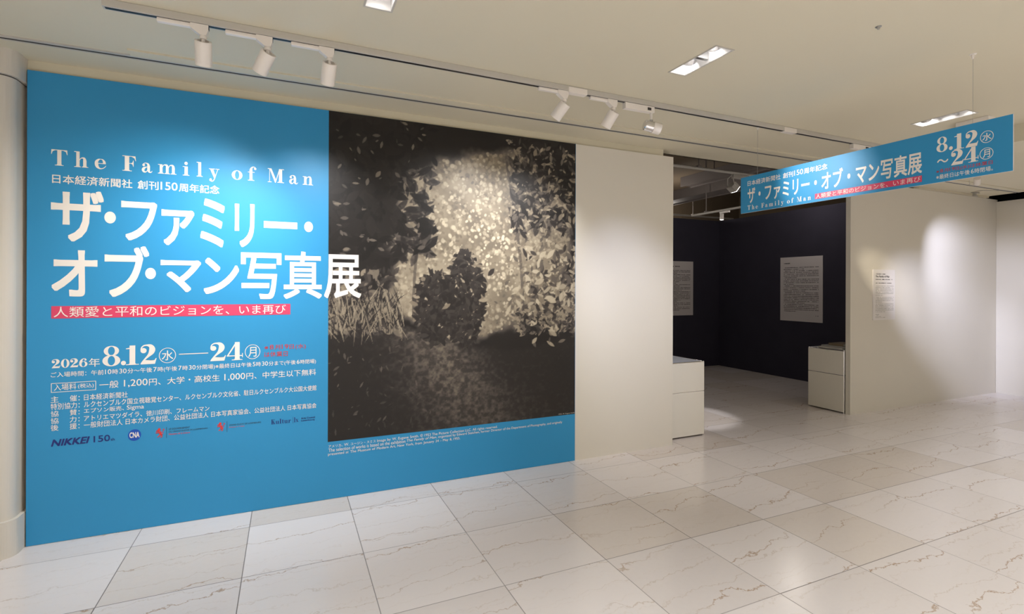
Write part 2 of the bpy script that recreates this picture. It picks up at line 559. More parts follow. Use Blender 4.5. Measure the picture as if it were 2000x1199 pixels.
GL = {
    'T': [R(.38, 0, .64, 1), R(.03, .955, .99, 1)] + foot(.24, .78, 0, .38, .64) +
         [[(.02, 1), (.0, .70), (.035, .70), (.10, .88), (.26, .955), (.3, 1)], [(1.0, 1), (1.02, .70), (.985, .70), (.92, .88), (.76, .955), (.72, 1)]],
    'h': [R(.13, 0, .35, 1), R(0, .955, .35, 1)] + foot(0, .44, 0, .13, .35) + foot(.50, .92, 0, .58, .80) +
         [R(.58, 0, .80, .42)] + STROKE([(.34, .44, .03), (.42, .56, .05), (.54, .605, .08), (.65, .56, .16), (.69, .42, .22), (.69, .3, .22)]),
    'e': [R(.16, .325, .70, .365)] + STROKE([(.60, .345, .18), (.585, .46, .17), (.50, .59, .08), (.37, .625, .035), (.24, .59, .10), (.125, .46, .19), (.11, .31, .22), (.155, .15, .19), (.27, .04, .11), (.40, .012, .06), (.55, .06, .045), (.66, .15, .035), (.70, .23, .03)]),
    'F': [R(.15, 0, .43, 1), R(0, .955, .82, 1), R(.4, .49, .66, .53)] + foot(0, .60, 0, .15, .43) +
         [[(.82, 1), (.86, .68), (.83, .68), (.76, .86), (.58, .955), (.56, 1)], [(.68, .30), (.71, .30), (.71, .72), (.68, .72), (.64, .58), (.55, .53), (.55, .49), (.64, .44)]],
    'a': STROKE([(.115, .47, .06), (.13, .555, .05), (.22, .61, .045), (.34, .615, .06), (.46, .55, .14), (.505, .42, .2), (.505, .25, .2), (.515, .12, .19), (.58, .04, .11), (.67, .025, .06), (.74, .07, .04), (.77, .13, .03)]) +
         STROKE([(.44, .375, .035), (.30, .345, .07), (.16, .27, .16), (.10, .17, .2), (.14, .07, .15), (.24, .025, .09), (.34, .06, .05), (.43, .16, .04)]) + [EL(.14, .485, .095, .085)],
    'm': [R(.12, 0, .32, .62), R(.0, .585, .32, .625)] + foot(0, .42, 0, .12, .32) + foot(.46, .86, 0, .555, .755) + foot(.90, 1.32, 0, .99, 1.19) +
         [R(.555, 0, .755, .42), R(.99, 0, 1.19, .42)] + STROKE([(.31, .43, .03), (.38, .56, .05), (.50, .605, .08), (.62, .56, .16), (.655, .42, .2), (.655, .3, .2)]) +
         STROKE([(.75, .43, .03), (.82, .56, .05), (.94, .605, .08), (1.055, .56, .16), (1.09, .42, .2), (1.09, .3, .2)]),
    'n': [R(.12, 0, .33, .62), R(.0, .585, .33, .625)] + foot(0, .43, 0, .12, .33) + foot(.49, .92, 0, .58, .79) +
         [R(.58, 0, .79, .42)] + STROKE([(.32, .43, .03), (.40, .56, .05), (.53, .605, .08), (.65, .56, .16), (.685, .42, .21), (.685, .3, .21)]),
    'i': [R(.13, 0, .36, .62), R(0, .585, .36, .625), EL(.235, .83, .12, .115)] + foot(0, .48, 0, .13, .36),
    'l': [R(.12, 0, .35, 1), R(0, .955, .35, 1)] + foot(0, .47, 0, .12, .35),
    'y': [R(0, .585, .46, .625), R(.52, .585, .84, .625), [(.07, .62), (.32, .62), (.52, .15), (.42, -.05)]] +
         STROKE([(.72, .61, .035), (.60, .32, .045), (.47, -.0, .06), (.38, -.17, .07), (.26, -.25, .06), (.14, -.235, .05), (.09, -.19, .05)]) + [EL(.13, -.16, .1, .095)],
    'o': RING(.38, .315, .38, .335, .155, .30),
    'f': [R(.13, 0, .35, .74), R(0, .585, .52, .625)] + foot(0, .50, 0, .13, .35) + STROKE([(.24, .66, .22), (.25, .80, .2), (.32, .93, .11), (.43, .985, .06), (.54, .965, .05), (.585, .92, .05)]) + [EL(.565, .865, .095, .085)],
    'M': [R(.13, 0, .17, 1), [(.0, 1), (.30, 1), (.68, .22), (.61, -.02), (.155, .93)], R(.0, .955, .3, 1), R(.93, 0, 1.2, 1), R(.93, .955, 1.36, 1)] +
         [[(.61, -.02), (.66, -.02), (.98, .86), (.95, 1)]] + foot(.0, .32) + foot(.8, 1.36, 0, .93, 1.2),
    '0': RING(.39, .5, .39, .52, .15, .47),
    '1': [R(.19, 0, .50, 1.0), [(0, .86), (.19, .88), (.19, .84), (0, .82)], [(0, .86), (.05, .86), (.22, .9), (.42, 1.0), (.5, 1.0), (.3, .82), (0, .82)]] + foot(0, .70, 0, .19, .50),
    '2': [EL(.155, .71, .15, .135)] + STROKE([(.03, .74, .05), (.06, .87, .06), (.17, .965, .065), (.34, .985, .09), (.50, .93, .2), (.58, .78, .30), (.54, .62, .27), (.42, .46, .15), (.27, .31, .09), (.12, .15, .06), (.03, .03, .05)]) +
         [[(.0, 0), (.72, 0), (.80, .30), (.765, .30), (.70, .205), (.55, .19), (.20, .22), (.10, .13)]],
    '4': [[(.5, 1), (.72, 1), (.72, .62), (.0, .28), (.0, .25), (.05, .25)], [(.0, .25), (.47, 1.0), (.58, 1.0), (.07, .25)], R(0, .22, .90, .265), R(.45, 0, .72, 1), R(.86, .16, .90, .36)] + foot(.30, .86, 0, .45, .72),
    '6': RING(.41, .32, .41, .34, .17, .30) + STROKE([(.12, .34, .24), (.14, .55, .24), (.24, .78, .19), (.38, .93, .1), (.52, .985, .05), (.62, .95, .05), (.66, .9, .05)]) + [EL(.62, .82, .11, .1)],
    '8': RING(.42, .755, .36, .255, .16, .215) + RING(.42, .265, .42, .285, .17, .235),
    '.': [EL(.15, .14, .15, .14)],
    'K': [R(.13, 0, .36, 1), R(0, .955, .5, 1), R(.56, .955, .95, 1), [(.34, .42), (.40, .42), (.82, .97), (.76, .97)], [(.44, .56), (.56, .66), (.92, .03), (.66, .03)]] + foot(0, .5) + foot(.58, 1.0),
    'u': [R(.12, .2, .33, .62), R(0, .585, .33, .625), R(.58, 0, .79, .62), R(.46, .585, .79, .625), R(.58, 0, .92, .04)] + STROKE([(.225, .3, .21), (.225, .2, .21), (.27, .06, .14), (.38, .015, .07), (.50, .06, .05), (.59, .18, .03)]),
    't': [R(.13, .12, .34, .80), R(0, .585, .5, .625)] + STROKE([(.235, .2, .21), (.25, .08, .15), (.34, .02, .07), (.44, .05, .05), (.5, .14, .03)]),
    'r': [R(.12, 0, .33, .62), R(0, .585, .33, .625), EL(.58, .53, .1, .095)] + foot(0, .46) + STROKE([(.32, .4, .03), (.40, .55, .05), (.5, .61, .06), (.58, .6, .06)]),
    'x': [[(.05, .62), (.30, .62), (.80, 0), (.55, 0)], [(.66, .62), (.72, .62), (.18, 0), (.12, 0)], R(0, .585, .38, .625), R(.54, .585, .84, .625), R(0, 0, .32, .04), R(.46, 0, .86, .04)],
}
GL['4'] = [[(.0, .25), (.50, 1.0), (.60, 1.0), (.08, .25)], R(0, .22, .90, .27), R(.45, 0, .72, 1), R(.86, .14, .90, .38)] + foot(.28, .88, 0, .45, .72)


def gwidth(c):
    return max(x for p in GL[c] for x, y in p)


def glyph(c, u0, u1, v0, v1):
    """letter c fitted to u0..u1, its baseline at v0 and its cap height at v1"""
    x0 = min(x for p in GL[c] for x, y in p)
    x1 = gwidth(c)
    return [[(u0 + (x - x0) / (x1 - x0) * (u1 - u0), v0 + y * (v1 - v0)) for x, y in p] for p in GL[c]]


def ring_uv(u0, u1, v0, v1, t):
    cx, cy, rx, ry = (u0 + u1) / 2, (v0 + v1) / 2, abs(u1 - u0) / 2, (v1 - v0) / 2
    k = 1 if u1 > u0 else 1
    return RING(cx, cy, rx, ry, rx - t, ry - t, n=48)


def frame_uv(u0, u1, v0, v1, t):
    return [R(u0, v0, u1, v0 + t), R(u0, v1 - t, u1, v1), R(u0, v0 + t, u0 + t, v1 - t), R(u1 - t, v0 + t, u1, v1 - t)]


def lion(u0, u1, v0, v1):
    """small rampant lion, facing left, as filled strokes"""
    P = []
    P += STROKE([(.50, .62, .34), (.54, .46, .26), (.60, .30, .24)])            # trunk
    P += [EL(.40, .82, .17, .13), EL(.26, .79, .09, .06)]                        # mane, muzzle
    P += STROKE([(.44, .64, .12), (.25, .66, .09), (.12, .72, .08), (.04, .68, .07)])
    P += STROKE([(.44, .56, .12), (.25, .50, .09), (.10, .55, .08), (.02, .48, .07)])
    P += STROKE([(.60, .28, .16), (.42, .22, .11), (.34, .10, .09), (.20, .06, .08)])
    P += STROKE([(.64, .28, .16), (.72, .16, .11), (.66, .04, .09), (.52, .0, .08)])
    P += STROKE([(.68, .32, .07), (.84, .42, .06), (.80, .60, .06), (.90, .74, .06), (.82, .90, .07)])
    P += STROKE([(.88, .72, .05), (.98, .80, .06), (1.0, .90, .05)])
    P += [R(.30, .93, .36, 1.0), R(.38, .94, .43, 1.02), R(.45, .93, .50, 1.0)]   # crown points
    return [[(u0 + x * (u1 - u0), v0 + y * (v1 - v0)) for x, y in p] for p in P]


def rows(u0, u1, spec, h, gap, seed):
    """lines of tiny unreadable print: spec = (v of the line, start, end as fractions of the width)"""
    rnd = random.Random(seed)
    out = []
    du = u1 - u0
    for v, a, b in spec:
        u = a
        while u < b:
            w = rnd.uniform(.35, 1.0) * gap
            if rnd.random() < .9:
                k = rnd.uniform(.55, 1.0)
                out.append(R(u0 + du * u, v - h * .5 * k, u0 + du * min(b, u + w), v + h * .5 * k))
            u += w + gap * rnd.uniform(.12, .3)
    return out


# ================================================================== SETTING
# floor
struct('floor', bx(-3.2, 10.2, -5.0, 9.2, -0.06, 0.0), M['floor'])

# downlight openings in the ceiling: (x0, x1, y0, y1)
HOLES = [(2.090, 2.212, 2.036, 2.400), (4.490, 4.632, 2.024, 2.380), (0.322, 0.444, 2.05, 2.410)]


def ceiling_mesh(x0, x1, y0, y1, z0, z1, holes):
    bm = bmesh.new()
    xs = sorted({x0, x1} | {h[i] for h in holes for i in (0, 1)})
    ys = sorted({y0, y1} | {h[i] for h in holes for i in (2, 3)})
    for a, b in zip(xs, xs[1:]):
        for c, d in zip(ys, ys[1:]):
            if any(h[0] <= a and b <= h[1] and h[2] <= c and d <= h[3] for h in holes):
                continue
            add_box(bm, a, b, c, d, z0, z1)
    bmesh.ops.remove_doubles(bm, verts=bm.verts[:], dist=1e-5)
    # drop inner faces shared by two boxes
    seen = {}
    for f in bm.faces:
        seen.setdefault(tuple(sorted(v.index for v in f.verts)), []).append(f)
    dead = [f for fs in seen.values() if len(fs) > 1 for f in fs]
    bmesh.ops.delete(bm, geom=dead, context='FACES_ONLY')
    return bm


def ceil_bm():
    bm = ceiling_mesh(-3.2, 9.0, -5.0, 3.905, CEIL, CEIL + 0.12, HOLES)
    return bm


struct('ceiling', ceil_bm(), M['ceil'])
# enclosing walls of the hall, out of the picture
struct('wall_rear', bx(-3.2, 9.4, -5.1, -5.0, 0, CEIL), M['wall'])
struct('wall_left', bx(-3.3, -3.2, -5.0, 3.9, 0, CEIL), M['wall'])
# mural partition and the plain panel beside it
struct('wall_front', bx(-1.354, 3.330, WY, WY + 0.10, 0, 2.717), M['wall'])
# panel on the right of the opening and the return wall
struct('wall_entrance', bx(6.035, 9.30, 3.83, 3.885, 0, 2.755), M['wall'])
struct('wall_right', bx(9.262, 9.32, -5.0, 3.828, 0, 2.722), M['wall'])
# fascias between the partitions and the ceiling
struct('trim_1', bx(-1.40, 3.225, 3.782, 3.86, 2.718, CEIL), M['ceil'])
struct('trim_2', bx(7.35, 9.0, 3.80, 3.87, 2.758, CEIL), M['ceil'])


# shallow beam under the ceiling, behind the hanging sign
struct('trim_3', bx(5.25, 5.75, 0.4, 2.2, 2.645, CEIL + .01), M['ceil'])
# void above the return wall, boxed in plain black
bm = bmesh.new()
add_box(bm, 9.0, 9.9, -5.0, 4.4, 3.30, 3.34)
add_box(bm, 9.86, 9.9, -5.0, 4.4, 2.60, 3.30)
add_box(bm, 9.0, 9.9, 4.36, 4.4, 2.60, 3.30)
add_box(bm, 8.96, 9.0, -5.0, 4.4, CEIL + .12, 3.30)
struct('ceiling_void', bm, M['black'])

# curtain-rail groove set into the ceiling: white lip, dark slot
bm = bmesh.new()
add_box(bm, -3.1, 8.98, 3.455, 3.478, CEIL - 0.006, CEIL + 0.002)
add_box(bm, -3.1, 8.98, 3.500, 3.512, CEIL - 0.006, CEIL + 0.002)
struct('trim_4', bm, M['rail'])
struct('trim_5', bx(-3.1, 8.98, 3.478, 3.500, CEIL - 0.0035, CEIL + 0.002), M['groove'])
struct('trim_6', bx(-0.80, 8.9, 3.375, 3.452, CEIL - 0.010, CEIL + 0.002), M['ceil'])


# pillar at the left edge: rounded corner, shaft set in from base and collar
def rounded(x0, x1, y0, y1, r, n=10):
    p = []
    for cx, cy, a in ((x1 - r, y0 + r, -90), (x1 - r, y1 - r, 0), (x0 + r, y1 - r, 90), (x0 + r, y0 + r, 180)):
        p += [(cx + r * math.cos(math.radians(a + 90 * i / n)), cy + r * math.sin(math.radians(a + 90 * i / n))) for i in range(n + 1)]
    return p


pil = thing('pillar', None, None, (-1.6, 3.9, 0))
del pil['label'], pil['category']
pil['kind'] = 'structure'
ident = lambda u, v, h: (u, v, h)
obj('shaft', add_prism(bmesh.new(), rounded(-2.075, -1.378, 3.642, 4.28, .07), 0.20, 2.632, ident), M['pillar'], pil)
obj('base', add_prism(bmesh.new(), rounded(-2.10, -1.360, 3.627, 4.30, .07), 0.0, 0.20, ident), M['pillar'], pil)
obj('collar', add_prism(bmesh.new(), rounded(-2.10, -1.360, 3.632, 4.30, .07), 2.640, CEIL, ident), M['pillar'], pil)
obj('shadow_gap', add_prism(bmesh.new(), rounded(-2.06, -1.385, 3.66, 4.27, .06), 2.632, 2.640, ident), M['groove'], pil)

# exhibition room behind the opening
struct('wall_inner_back', bx(3.35, 7.55, 7.27, 7.33, 0, 2.754), M['dark'])
struct('wall_inner_right', bx(7.55, 7.61, 3.90, 7.33, 0, 2.754), M['dark'])
struct('wall_inner_left', bx(2.4, 2.46, 3.90, 7.33, 0, 2.754), M['dark'])
bm = bmesh.new()
for i in range(9):                                                    # concrete wall far behind, in cast panels
    add_box(bm, 2.0 + i * .9, 2.0 + i * .9 + .893, 9.1, 9.2, 0, 3.75)
struct('wall_far', bm, M['brown'])
struct('wall_side', bx(10.1, 10.2, 3.9, 9.2, 0, 3.75), M['brown'])
struct('wall_back_left', bx(1.9, 2.0, 3.9, 9.2, 0, 3.75), M['brown'])
struct('ceiling_inner', bx(1.9, 10.2, 3.905, 9.2, 3.70, 3.78), M['brown'])
struct('wall_upper', bx(1.9, 9.0, 3.885, 3.905, CEIL, 3.70), M['brown'])

# ================================================================== THE MURAL
FY = WY - 0.004
onwall = lambda d: (lambda u, v, e=0.0: (u, FY - d - e, v))
mural = thing('exhibition_mural', 'large blue printed wall graphic with white Japanese lettering and a sepia woodland picture', 'wall graphic', (0.45, FY, 0.02))
bm = bx(-1.354, 2.262, FY, WY - 0.0005, 0.002, 2.716)
obj('blue_sheet', bm, M['blue'], mural)


# ---- generic sepia woodland picture, painted point by point into a colour attribute
def woodland(W_, H_):
    rng = np.random.default_rng(11)
    yy, xx = np.mgrid[0:H_, 0:W_]
    X, Y = xx / W_, yy / H_                       # Y up

    def fbm(sx, sy, oct=4, seed=0):
        r = np.random.default_rng(seed)
        out = np.zeros((H_, W_)); amp = 1; tot = 0
        for o in range(oct):
            gx, gy = int(sx * 2 ** o) + 2, int(sy * 2 ** o) + 2
            g = r.random((gy + 1, gx + 1))
            u, v = X * (gx - 1), Y * (gy - 1)
            iu, iv = u.astype(int), v.astype(int)
            fu, fv = u - iu, v - iv
            fu, fv = fu * fu * (3 - 2 * fu), fv * fv * (3 - 2 * fv)
            n = (g[iv, iu] * (1 - fu) + g[iv, iu + 1] * fu) * (1 - fv) + (g[iv + 1, iu] * (1 - fu) + g[iv + 1, iu + 1] * fu) * fv
            out += n * amp; tot += amp; amp *= .55
        return out / tot

    def sm(a, b, t):
        t = np.clip((t - a) / (b - a), 0, 1)
        return t * t * (3 - 2 * t)

    img = 0.009 + 0.008 * fbm(5, 6, 4, 1)

    def splat(cx, cy, rx, ry, ang, val, soft=.25, alpha=1.0, leaf=False):
        R_ = max(rx, ry) * 1.15
        x0, x1 = max(0, int((cx - R_) * W_)), min(W_, int((cx + R_) * W_) + 2)
        y0, y1 = max(0, int((cy - R_ * W_ / H_) * H_)), min(H_, int((cy + R_ * W_ / H_) * H_) + 2)
        if x1 <= x0 or y1 <= y0:
            return
        dx = X[y0:y1, x0:x1] - cx
        dy = (Y[y0:y1, x0:x1] - cy) * H_ / W_
        c, s = math.cos(ang), math.sin(ang)
        a, b = (dx * c + dy * s) / rx, (-dx * s + dy * c) / ry
        if leaf:                                  # pointed at both ends
            d = np.abs(b) + a * a
        else:
            d = np.sqrt(a * a + b * b)
        m = (1 - sm(1 - soft, 1, d)) * alpha
        sub = img[y0:y1, x0:x1]
        img[y0:y1, x0:x1] = sub * (1 - m) + val * m

    # the light clearing: an irregular opening between dark crowns
    edge = (fbm(7, 8, 5, 3) - .5) * .34
    dx = (X - .60 + .10 * (1 - sm(.38, .58, Y))) / (.40 + .06 * sm(.5, .9, Y))
    dyc = (Y - .61) / .35
    d = np.sqrt(dx * dx + dyc * dyc) + edge
    clear = 1 - sm(.86, 1.0, d)
    # distant foliage out of focus, in discs
    base = .16 + .24 * np.clip(fbm(14, 15, 4, 5) - .3, 0, 1)
    img[:] = img * (1 - clear) + base * clear
    for k in range(6000):
        cx, cy = rng.random(), .25 + .75 * rng.random()
        iy, ix = min(H_ - 1, int(cy * H_)), min(W_ - 1, int(cx * W_))
        if clear[iy, ix] < .5:
            continue
        glow = math.exp(-((cx - .55) ** 2 / .06 + (cy - .60) ** 2 / .05))
        r = rng.uniform(.0035, .0125)
        v = rng.choice([.12, .2, .34, .46, .54]) * (.65 + .6 * glow)
        splat(cx, cy, r, r * rng.uniform(.6, 1), rng.random() * 3, v, .45, rng.uniform(.35, .9))
    # misty light low in the clearing
    mist = np.exp(-((X - .40) ** 2 / .02 + (Y - .42) ** 2 / .012)) * clear
    img[:] = img * (1 - .6 * mist) + .46 * .6 * mist
    # two slim trunks crossing the clearing
    for tx, tw, bend in ((.70, .007, .05), (.34, .006, -.04)):
        cx = tx + bend * np.sin(Y * 4)
        t = 1 - sm(tw * .8, tw, np.abs(X - cx))
        img[:] = img * (1 - t * clear * .7) + .05 * t * clear * .7
    # ground
    gl = .30 + .05 * np.sin(X * 5 + 1) + .05 * (X - .5) ** 2 + (fbm(12, 4, 4, 8) - .5) * .05
    ground = 1 - sm(-.01, .012, Y - gl)
    path = np.exp(-((X - (.36 + (gl - Y) * .75)) / (.13 + .45 * np.maximum(0, gl - Y))) ** 2)
    speck = fbm(70, 90, 3, 9)
    gcol = .018 + path * (.03 + .24 * np.clip(speck - .36, 0, 1)) * (.55 + .45 * sm(0, .22, Y)) + .03 * np.clip(speck - .55, 0, 1)
    img[:] = img * (1 - ground) + gcol * ground
    # dark undergrowth: leaves scattered over edges, brighter rims to the right
    def scatter(n, fx, fy, rmin, rmax, vals, aspect=.42, alpha=(.7, 1)):
        for _ in range(n):
            cx, cy = fx(), fy()
            r = rng.uniform(rmin, rmax)
            splat(cx, cy, r, r * aspect * rng.uniform(.7, 1.3), rng.random() * 6.3, rng.choice(vals), .3, rng.uniform(*alpha), True)
    U = rng.uniform
    scatter(420, lambda: U(-.02, .38), lambda: U(.55, 1.02), .012, .045, [.009, .011, .014, .018])
    scatter(60, lambda: U(.02, .36), lambda: U(.52, 1.0), .006, .018, [.10, .14, .2], alpha=(.3, .8))
    scatter(260, lambda: U(.70, 1.02), lambda: U(.66, 1.02), .012, .045, [.013, .017, .022])
    scatter(330, lambda: U(.68, 1.0), lambda: U(.60, .98), .005, .020, [.06, .12, .22, .34], alpha=(.4, .95))
    scatter(620, lambda: min(1.0, rng.normal(.93, .10)), lambda: rng.normal(.45, .075), .010, .030, [.03, .05, .10, .2, .33, .42])
    scatter(200, lambda: U(.72, 1.0), lambda: U(.30, .40), .006, .022, [.03, .05, .12, .24])
    scatter(330, lambda: U(-.02, .24), lambda: U(.32, .52), .008, .03, [.02, .025, .04, .06, .16, .24])
    for _ in range(170):                           # grass blades
        cx, cy = U(.0, .26), U(.33, .44)
        splat(cx, cy, U(.03, .07), U(.0015, .003), 1.57 + rng.normal(0, .4), rng.choice([.02, .03, .2, .28]), .4, .9, True)
    # two rounded bushes standing dark against the light
    for bx_, by_, rx_, ry_ in ((.385, .40, .085, .12), (.50, .43, .085, .16)):
        for _ in range(520):
            a, q = U(0, 6.283), math.sqrt(U(0, 1))
            cx, cy = bx_ + rx_ * q * math.cos(a), by_ + ry_ * q * math.sin(a)
            rim = q > .86 and math.sin(a) > -.2
            splat(cx, cy, U(.010, .024), U(.006, .011), U(0, 6.3), rng.choice([.2, .3] if rim and U(0, 1) < .25 else [.018, .024, .032, .045]), .3, .95, True)
    # dark lower corners
    corner = np.maximum(1 - sm(.10, .42, X + (Y - .1) * .4), 1 - sm(.0, .30, (1.02 - X) + np.abs(Y - .17) * 1.2))
    low = 1 - sm(.26, .33, Y)
    img[:] = img * (1 - .8 * corner * low) + .016 * .8 * corner * low
    scatter(120, lambda: U(0, .5), lambda: U(.02, .28), .004, .014, [.05, .09, .13], .3, (.2, .7))
    lum = np.clip(img, 0, .6)
    t = np.clip(lum / .45, 0, 1)[..., None]
    darkc, midc, lightc = np.array([1.0, .86, .82]), np.array([1.0, .84, .62]), np.array([1.0, .88, .66])
    tint = np.where(t < .4, darkc + (midc - darkc) * t / .4, midc + (lightc - midc) * (t - .4) / .6)
    return lum[..., None] * tint * 1.25


PX0, PX1, PZ0, PZ1 = 0.264, 2.2590, 0.402, 2.7155
NX, NZ = 480, 556


def picture_mesh():
    img = woodland(NX, NZ)
    xs = np.linspace(PX0, PX1, NX); zs = np.linspace(PZ0, PZ1, NZ)
    gx, gz = np.meshgrid(xs, zs)
    co = np.stack([gx, np.full_like(gx, FY - 0.0008), gz], -1).reshape(-1, 3)
    idx = np.arange(NX * NZ).reshape(NZ, NX)
    q = np.stack([idx[:-1, :-1], idx[:-1, 1:], idx[1:, 1:], idx[1:, :-1]], -1).reshape(-1, 4)
    me = bpy.data.meshes.new('woodland_picture')
    me.vertices.add(len(co)); me.vertices.foreach_set('co', co.ravel())
    me.loops.add(q.size); me.loops.foreach_set('vertex_index', q.ravel().astype(np.int32))
    me.polygons.add(len(q)); me.polygons.foreach_set('loop_start', np.arange(0, q.size, 4, dtype=np.int32))
    me.update(calc_edges=True)
    at = me.color_attributes.new('print', 'FLOAT_COLOR', 'POINT')
    rgba = np.concatenate([img.reshape(-1, 3), np.ones((NX * NZ, 1))], 1)
    at.data.foreach_set('color', rgba.ravel().astype(np.float32))
    m = bpy.data.materials.new('sepia_print')
    m.use_nodes = True
    b = m.node_tree.nodes['Principled BSDF']
    a = m.node_tree.nodes.new('ShaderNodeVertexColor'); a.layer_name = 'print'
    m.node_tree.links.new(a.outputs[0], b.inputs['Base Color'])
    b.inputs['Roughness'].default_value = 0.45
    b.inputs['Specular IOR Level'].default_value = 0.35
    me.materials.append(m)
    return me


o = link('woodland_picture', picture_mesh(), mural)
o['label'] = 'sepia woodland picture'

on1, on2 = onwall(0.0012), onwall(0.0022)
# English title
BZ, TZ = 2.184, 2.276
seq = [('T', -1.247, -1.172), ('h', -1.141, -1.075), ('e', -1.045, -0.99), ('F', -0.911, -0.843), ('a', -0.814, -0.76), ('m', -0.731, -0.634), ('i', -0.601, -0.565),
       ('l', -0.526, -0.493), ('y', -0.458, -0.4), ('o', -0.33, -0.269), ('f', -0.237, -0.187), ('M', -0.119, -0.02), ('a', 0.012, 0.067), ('n', 0.097, 0.163)]
flat('english_title_lettering', [p for c, a, b in seq for p in glyph(c, a, b, BZ, TZ)], M['white'], mural, on1)
text('anniversary_lettering', [('日本経済新聞社 創刊150周年記念', -1.242, -0.4, 2.080, 2.134, .012)], M['white'], mural, on1)
BO = .022
chars = [('ザ', -1.247, -1.001, 1.746, 2.048), ('フ', -0.916, -0.735, 1.764, 2.002), ('ァ', -0.712, -0.538, 1.742, 1.964),
         ('ミ', -0.505, -0.37, 1.738, 2.047), ('リ', -0.312, -0.197, 1.744, 2.029), ('オ', -1.243, -1.03, 1.424, 1.696), ('ブ', -0.996, -0.775, 1.421, 1.73),
         ('マ', -0.716, -0.5, 1.449, 1.65), ('ン', -0.485, -0.287, 1.437, 1.669), ('写', -0.276, -0.034, 1.402, 1.71), ('真', -0.02, 0.222, 1.403, 1.726), ('展', 0.237, 0.486, 1.406, 1.713)]
text('main_title_lettering', [c + (BO if c[0] not in '写真展' else .016,) for c in chars], M['white'], mural, on1)
flat('title_dot', [EL(-.970, 1.897, .028, .0355), EL(.135, 1.897, .028, .036), EL(-.7675, 1.564, .0275, .035), R(-.142, 1.877, .063, 1.922)], M['white'], mural, on1)
flat('red_strip', [R(-1.244, 1.297, 0.022, 1.369)], M['red'], mural, on1)
text('strip_lettering', [('人類愛と平和のビジョンを、いま再び', -1.233, -0.006, 1.304, 1.365, -.006)], M['white'], mural, on2)
# dates
pol = []
for c, a, b in (('2', -1.241, -1.202), ('0', -1.199, -1.160), ('2', -1.157, -1.118), ('6', -1.115, -1.076)):
    pol += glyph(c, a, b, 1.010, 1.060)
for c, a, b, v1 in (('8', -1.005, -0.918, 1.126), ('1', -0.890, -0.825, 1.125), ('2', -0.818, -0.735, 1.125)):
    pol += glyph(c, a, b, 1.007, v1)
pol += [EL(-.9025, 1.021, .0125, .0135)]
pol += glyph('2', -0.448, -0.360, 1.006, 1.121) + glyph('4', -0.355, -0.263, 1.005, 1.123)
pol += [R(-0.618, 1.057, -0.459, 1.062)]
pol += ring_uv(-0.723, -0.634, 1.008, 1.103, .0035) + ring_uv(-0.251, -0.161, 1.007, 1.103, .0035)
flat('date_lettering', pol, M['white'], mural, on1)
text('date_lettering', [('年', -1.07, -1.017, 1.008, 1.058, .004), ('水', -0.7085, -0.648, 1.025, 1.086, .004), ('月', -0.231, -0.183, 1.022, 1.086, .004)], M['white'], mural, on1)
text('closing_day_notice', [('※8月19日(水)', -0.136, 0.12, 1.058, 1.096, .004), ('は休業日', -0.136, 0.006, 1.015, 1.051, .004)], M['redtext'], mural, on1)['label'] = 'red closing day notice'
text('opening_hours_lettering', [('ご入場時間：午前10時30分～午後7時(午後7時30分閉場)※最終日は午後5時30分まで(午後6時閉場)', -1.245, 0.185, 0.952, 0.987, .003)], M['white'], mural, on1)
flat('price_box', frame_uv(-1.244, -1.035, 0.869, 0.923, .003), M['white'], mural, on1)
text('price_lettering', [('入場料', -1.231, -1.128, 0.879, 0.917, .002), ('(税込)', -1.120, -1.046, 0.882, 0.912, .002), ('一般 1,200円、大学・高校生 1,000円、中学生以下無料', -1.019, 0.186, 0.872, 0.919, .002)], M['white'], mural, on1)
cr = []
for (a, b), t, x1, z0, z1 in ((('主', '催：'), '日本経済新聞社', -0.881, .811, .847),
                              (('特別協力：', ''), 'ルクセンブルク国立視聴覚センター、ルクセンブルク文化省、駐日ルクセンブルク大公国大使館', .189, .769, .806),
                              (('協', '賛：'), 'エプソン販売、Sigma', -0.799, .729, .763), (('協', '力：'), 'アトリエマツダイラ、徳川印刷、フレームマン', -0.452, .688, .722),
                              (('後', '援：'), '一般財団法人 日本カメラ財団、公益社団法人 日本写真家協会、公益社団法人 日本写真協会', .189, .647, .683)):
    if b:
        cr += [(a, -1.245, -1.209, z0, z1, .003), (b, -1.158, -1.112, z0, z1, .003)]
    else:
        cr += [(a, -1.245, -1.112, z0, z1, .003)]
    cr.append((t, -1.092, x1, z0, z1, .003))
text('credits_lettering', cr, M['white'], mural, on1)
# logos
text('newspaper_logo', [('NIKKEI', -1.243, -1.064, .557, .597, .03, .25), ('150', -1.046, -0.967, .558, .596, .012), ('th', -0.964, -0.944, .558, .574, .012)], M['navy'], mural, on1)['label'] = 'navy blue newspaper logo'
lg = flat('round_logo', [EL(-.846, .579, .033, .035, 40)], M['cobalt'], mural, on1)
lg['label'] = 'round cobalt logo'
text('round_logo_lettering', [('CNA', -.871, -.821, .563, .597, .03)], M['white'], mural, on2)
o = flat('lion_emblem', lion(-.739, -.693, .549, .607), M['lionred'], mural, on1); o['label'] = 'red lion emblem'
o = flat('lion_emblem', lion(-.409, -.364, .553, .608), M['lionred'], mural, on1); o['label'] = 'red lion emblem, right-hand one'
flat('emblem_rule', [R(-.6832, .541, -.6815, .609)], M['ink'], mural, on1)
flat('emblem_rule', [R(-.3532, .542, -.3515, .611)], M['ink'], mural, on1)
text('ministry_name', [('LE GOUVERNEMENT', -.670, -.558, .590, .601, 0), ('DU GRAND-DUCHÉ DE LUXEMBOURG', -.670, -.461, .575, .5855, 0)], M['ink'], mural, on1)
text('ministry_name_red', [('Ministère de la Culture', -.670, -.558, .558, .569, 0)], M['lionred'], mural, on1)
text('embassy_name', [('GRAND DUCHY OF LUXEMBOURG', -.340, -.155, .5795, .590, 0)], M['ink'], mural, on1)
